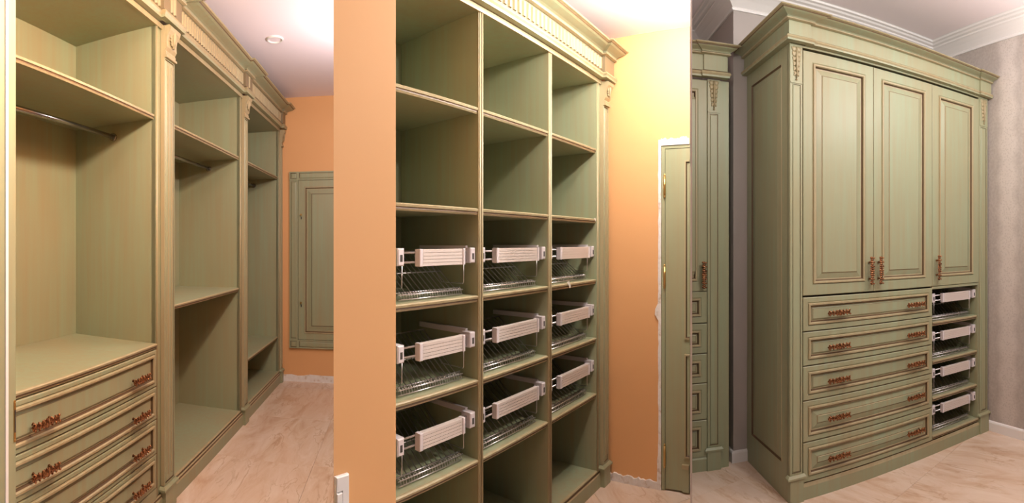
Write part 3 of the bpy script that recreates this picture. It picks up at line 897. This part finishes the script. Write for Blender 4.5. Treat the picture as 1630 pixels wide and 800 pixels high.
T.part('frame_stile', MB().box(sF, sF + 0.06, dn0 - 0.020, dn0, 0.004, Z_DOOR - 0.006), GREEN)
T.part('frame_rail', cutbox(sF, sF + 0.06, dn0 - 0.020, Z_DOOR - 0.022, Z_DOOR - 0.006), GREEN)
leaf = T.part('leaf', cutbox(sF + 0.003, sF + 0.043, dn0 - 0.0225, 0.012, Z_DOOR - 0.0245), GREEN)
pn0 = dn0 - 0.135
def open_panel(z0, z1, nm):
    w = pn0 - dn1 + 0.10                           # the panel runs on into the partition: cut its right half
    mbb = MB(); loops = [(0, 0.0), (0.002, 0.010), (0.010, 0.010), (0.016, -0.002), (0.024, -0.004), (0.030, 0.001), (0.040, -0.002)]
    mats_ = [0, 1, 1, 2, 1, 2, 0]; s_ = sF + 0.003; prev = None
    for (ins, dep), m in zip(loops, mats_):
        k = len(mbb.v)
        nn = pn0 - ins
        mbb.v += [(s_ - dep, dn1, z0 + ins), (s_ - dep, nn, z0 + ins), (s_ - dep, nn, z1 - ins), (s_ - dep, dn1, z1 - ins)]
        if prev is not None:
            for i in range(3): mbb.face([prev + i, k + i, k + i + 1, prev + i + 1], m)
        prev = k
    mbb.face([prev, prev + 3, prev + 2, prev + 1], 0)
    T.part(nm, mbb, [GREEN, PALE, GLAZE], leaf)
open_panel(0.86, 1.86, 'upper_panel')
open_panel(0.20, 0.78, 'lower_panel')
T.part('kick_block', MB().box(sF - 0.010, sF + 0.003, dn1, pn0 + 0.010, 0.012, 0.155), GREEN, leaf)
T.part('kick_moulding', MB().box(sF - 0.014, sF + 0.003, dn1, pn0 + 0.012, 0.142, 0.165), PALE, leaf)
for zz in (1.72, 1.21, 0.20):
    hg = T.part('hinge', MB().tube([(sF - 0.008, dn0 - 0.021, zz - 0.055), (sF - 0.008, dn0 - 0.021, zz + 0.055)], 0.0075, 8), BRASS, label='brass hinge')
    for s_ in (-1, 1):
        T.part('finial', MB().blob((sF - 0.008, dn0 - 0.021, zz + s_ * 0.060), 0.006, 0.006, 0.010, 8, 5), BRASS, hg)
# ragged plaster reveal round the door
pv = MB(); rnd = random.Random(4); N_ = 60; k = len(pv.v)
for i in range(N_ + 1):
    z = 0.0 + (Z_DOOR + 0.030) * i / N_
    j_ = (rnd.random() - 0.5) * 0.005 + (0.02 if 30 <= i <= 31 else 0.0) + (0.008 if i < 6 else 0)
    pv.v += [(sF + 0.003, dn0 + 0.002, z), (sF - 0.006, dn0 + 0.002, z), (sF - 0.006, dn0 + 0.018 + j_, z), (sF + 0.003, dn0 + 0.020 + j_, z)]
for i in range(N_):
    a, b = k + 4 * i, k + 4 * i + 4
    for j in range(4): pv.face([a + j, b + j, b + (j + 1) % 4, a + (j + 1) % 4])
pv.face([k + 3, k + 2, k + 1, k]); e = k + 4 * N_; pv.face([e, e + 1, e + 2, e + 3])
N_ = 20; k = len(pv.v)
for i in range(N_ + 1):
    nn = dn0 + 0.002 + (dn1 - dn0) * i / N_
    j_ = (rnd.random() - 0.5) * 0.014
    pv.v += [(sF + 0.003, nn, Z_DOOR - 0.004), (sF - 0.006, nn, Z_DOOR - 0.004), (sF - 0.006, nn, Z_DOOR + 0.034 + j_), (sF + 0.003, nn, Z_DOOR + 0.036 + j_)]
for i in range(N_):
    a, b = k + 4 * i, k + 4 * i + 4
    for j in range(4): pv.face([a + j, a + (j + 1) % 4, b + (j + 1) % 4, b + j])
struct('trim_2', R2, pv, PLASTER, 'ragged white plaster edge round the green door', cat='plaster')

# ================================================================== ROOM 3: LARGE WARDROBE
P0, P1, m1, m2, r0, r1 = 1.2286, 1.3109, 1.7892, 2.2774, 2.748, 2.851
ZA3, ZC3, ZDT, ZDB = 2.462, 2.620, 2.445, 1.110
G3 = [ZDB - 0.006, 0.9144, 0.7272, 0.5382, 0.312, 0.0937]
T = Thing('wardrobe', R3, (P0, 0, 0), 'large sage green wardrobe with three panelled doors, five drawers and rack bay', 'wardrobe')
D3 = NB3 - 0.006
# carcass
T.part('back_panel', MB().box(P0 + 0.02, r1, D3 - 0.015, D3, 0.0, ZA3), GREEN)
sd = MB().ring((P0, D3, 0.0), (0, -1, 0), (0, 0, 1), (-1, 0, 0), D3 - 0.02, ZA3, [(0, -0.02, 0), (0, 0, 0), ((0.075, 0.075, 0.19, 0.075), 0, 0), ((0.078, 0.078, 0.193, 0.078), 0.003, 1), ((0.086, 0.086, 0.201, 0.086), -0.006, 2),
      ((0.094, 0.094, 0.209, 0.094), -0.006, 0), ((0.125, 0.125, 0.24, 0.125), 0.0, 0), ((0.127, 0.127, 0.242, 0.127), 0.001, 1)], cap=0, back=True)
T.part('side_panel', sd, [GREEN, PALE, GLAZE])
T.part('side_panel', MB().box(r1 - 0.02, r1, 0.02, D3 - 0.015, 0.0, ZA3), GREEN)
T.part('divider', MB().box(m2 + 0.002, m2 + 0.018, 0.022, D3 - 0.015, 0.09, ZDB), GREEN)
T.part('inner_side', MB().box(r0 - 0.006, r0 + 0.012, 0.004, D3 - 0.015, 0.09, ZDB), GREEN)
T.part('drawer_carcass', MB().box(P0 + 0.022, m2, 0.024, D3 - 0.016, 0.09, ZDB), DARKGAP)
T.part('upper_carcass', MB().box(P0 + 0.022, r1 - 0.022, 0.024, D3 - 0.016, ZDB + 0.002, ZA3 - 0.01), DARKGAP)
T.part('mid_rail', MB().box(m2, r0, 0.004, 0.022, ZDB - 0.018, ZDB - 0.001), GREEN)
T.part('top_panel', MB().box(P0, r1, 0.0, D3, ZA3 - 0.004, ZC3 - 0.02), GREEN)
# pilasters
T.part('corner_post', MB().box(P0, P1 - 0.004, 0.004, 0.03, 0, ZA3), GREEN)
pilaster(T, P0 + 0.002, P1 - 0.006, 0, ZA3, 0.0, 0.15, 0.20, th=0.02, frame=0.010)
T.part('corner_post', MB().box(r0 + 0.004, r1, 0.004, 0.03, 0, ZA3), GREEN)
pilaster(T, r0 + 0.012, r1 - 0.002, 0, ZA3, 0.0, 0.15, 0.20, th=0.02, frame=0.014)
# doors
hz = 1.235
for (a, b, hs) in ((P1, m1 - 0.0015, m1 - 0.034), (m1 + 0.0015, m2 - 0.0015, m1 + 0.034), (m2 + 0.0015, r0, m2 + 0.034)):
    panel_front(T, 'door', a, b, ZDB + 0.002, ZDT, n=0.0, fr=0.062, handles=[(hs, hz)], hmesh=HANDLE_V)
# drawers
for i in range(5):
    zt, zb = G3[i] - 0.003, G3[i + 1] + 0.003
    hzz = zb + (zt - zb) * 0.50
    panel_front(T, 'drawer', P1, m2 - 0.0015, zb, zt, n=0.0, fr=0.032, raised=(i >= 3), handles=[(P1 + 0.215, hzz), (m2 - 0.17, hzz)], hmesh=HANDLE_H)
# rack bay shelves
H3 = (0.8708, 0.6138, 0.3678)
for zt in H3: shelf(T, m2 + 0.018, r0 - 0.006, 0.012, D3 - 0.015, zt)
shelf(T, m2 + 0.002, r0, 0.0, D3 - 0.015, 0.122, name='bottom_panel')
pp3 = [(0, 0), (0.006, 0), (0.006, 0.070), (0.002, 0.082), (0, 0.090)]
T.part('plinth', MB().sweep(pp3, [(P1 - 0.004, 0.006), (r0 + 0.012, 0.006)], [0, 0, 1, 1, 0]), [GREEN, PALE])
entablature(T, P0 - 0.002, r1 + 0.004, ZA3 - 0.012, ZC3, [(P0 - 0.002, P1 + 0.01), (r0 + 0.004, r1 + 0.004)], n=-0.0, over=0.105, back=D3, left_ret=True, flutes=False, bk=0.012)

for zt, lab in ((H3[0], 'topmost wire shoe rack right under the wardrobe door'), (H3[1], 'second wire shoe rack below the wardrobe door'), (H3[2], 'third wire shoe rack below the wardrobe door'), (0.122, 'lowest wire shoe rack just above the wardrobe plinth')):
    shoe_rack(R3, m2 + 0.018, r0 - 0.006, zt, lab, n0=0.004, group='shoe racks in the wardrobe bay')

# ---- narrow wardrobe in the niche
q0, q1, q2, q3 = 0.755, R3.s_at(1126, N3), R3.s_at(1146, N3), R3.s_at(1161, N3)
ND = NB3 + 0.63
T = Thing('narrow_wardrobe', R3, (q0, N3, 0), 'sage green wardrobe standing back in the wall niche beside the projecting corner', 'wardrobe')
ZA4, ZC4 = 2.405, 2.60
T.part('carcass', MB().box(q0, q3 - 0.004, N3 + 0.024, ND, 0.0, ZA4), GREEN)
T.part('filler_strip', MB().box(q2, q3, N3 + 0.010, N3 + 0.024, 0.0, ZA4), GREEN)
pilaster(T, q1 + 0.002, q2, 0, ZA4, N3, 0.14, 0.20, th=0.02, frame=0.012)
rr = math.hypot(q1, R3.D + N3)
zof = lambda y: CAM_H - (y - YH) / FPX * rr
panel_front(T, 'door', q0, q1 - 0.002, zof(463), ZA4 - 0.008, n=N3, fr=0.062, handles=[(q1 - 0.030, zof(437))], hmesh=HANDLE_V)
gz4 = [463, 514, 562, 609, 667, 727]
for i in range(5):
    panel_front(T, 'drawer', q0, q1 - 0.002, zof(gz4[i + 1]) + 0.003, zof(gz4[i]) - 0.003, n=N3, fr=0.040, raised=False)
T.part('plinth', MB().sweep([(0, 0), (0.006, 0), (0.006, 0.075), (0, 0.085)], [(q0, N3 + 0.004), (q1 + 0.002, N3 + 0.004)]), GREEN)
entablature(T, q0, q3 - 0.018, ZA4 - 0.02, ZC4, [(q1 - 0.012, q2 + 0.014)], n=N3, over=0.09, back=N3 + 0.3, flutes=False, bk=0.012)
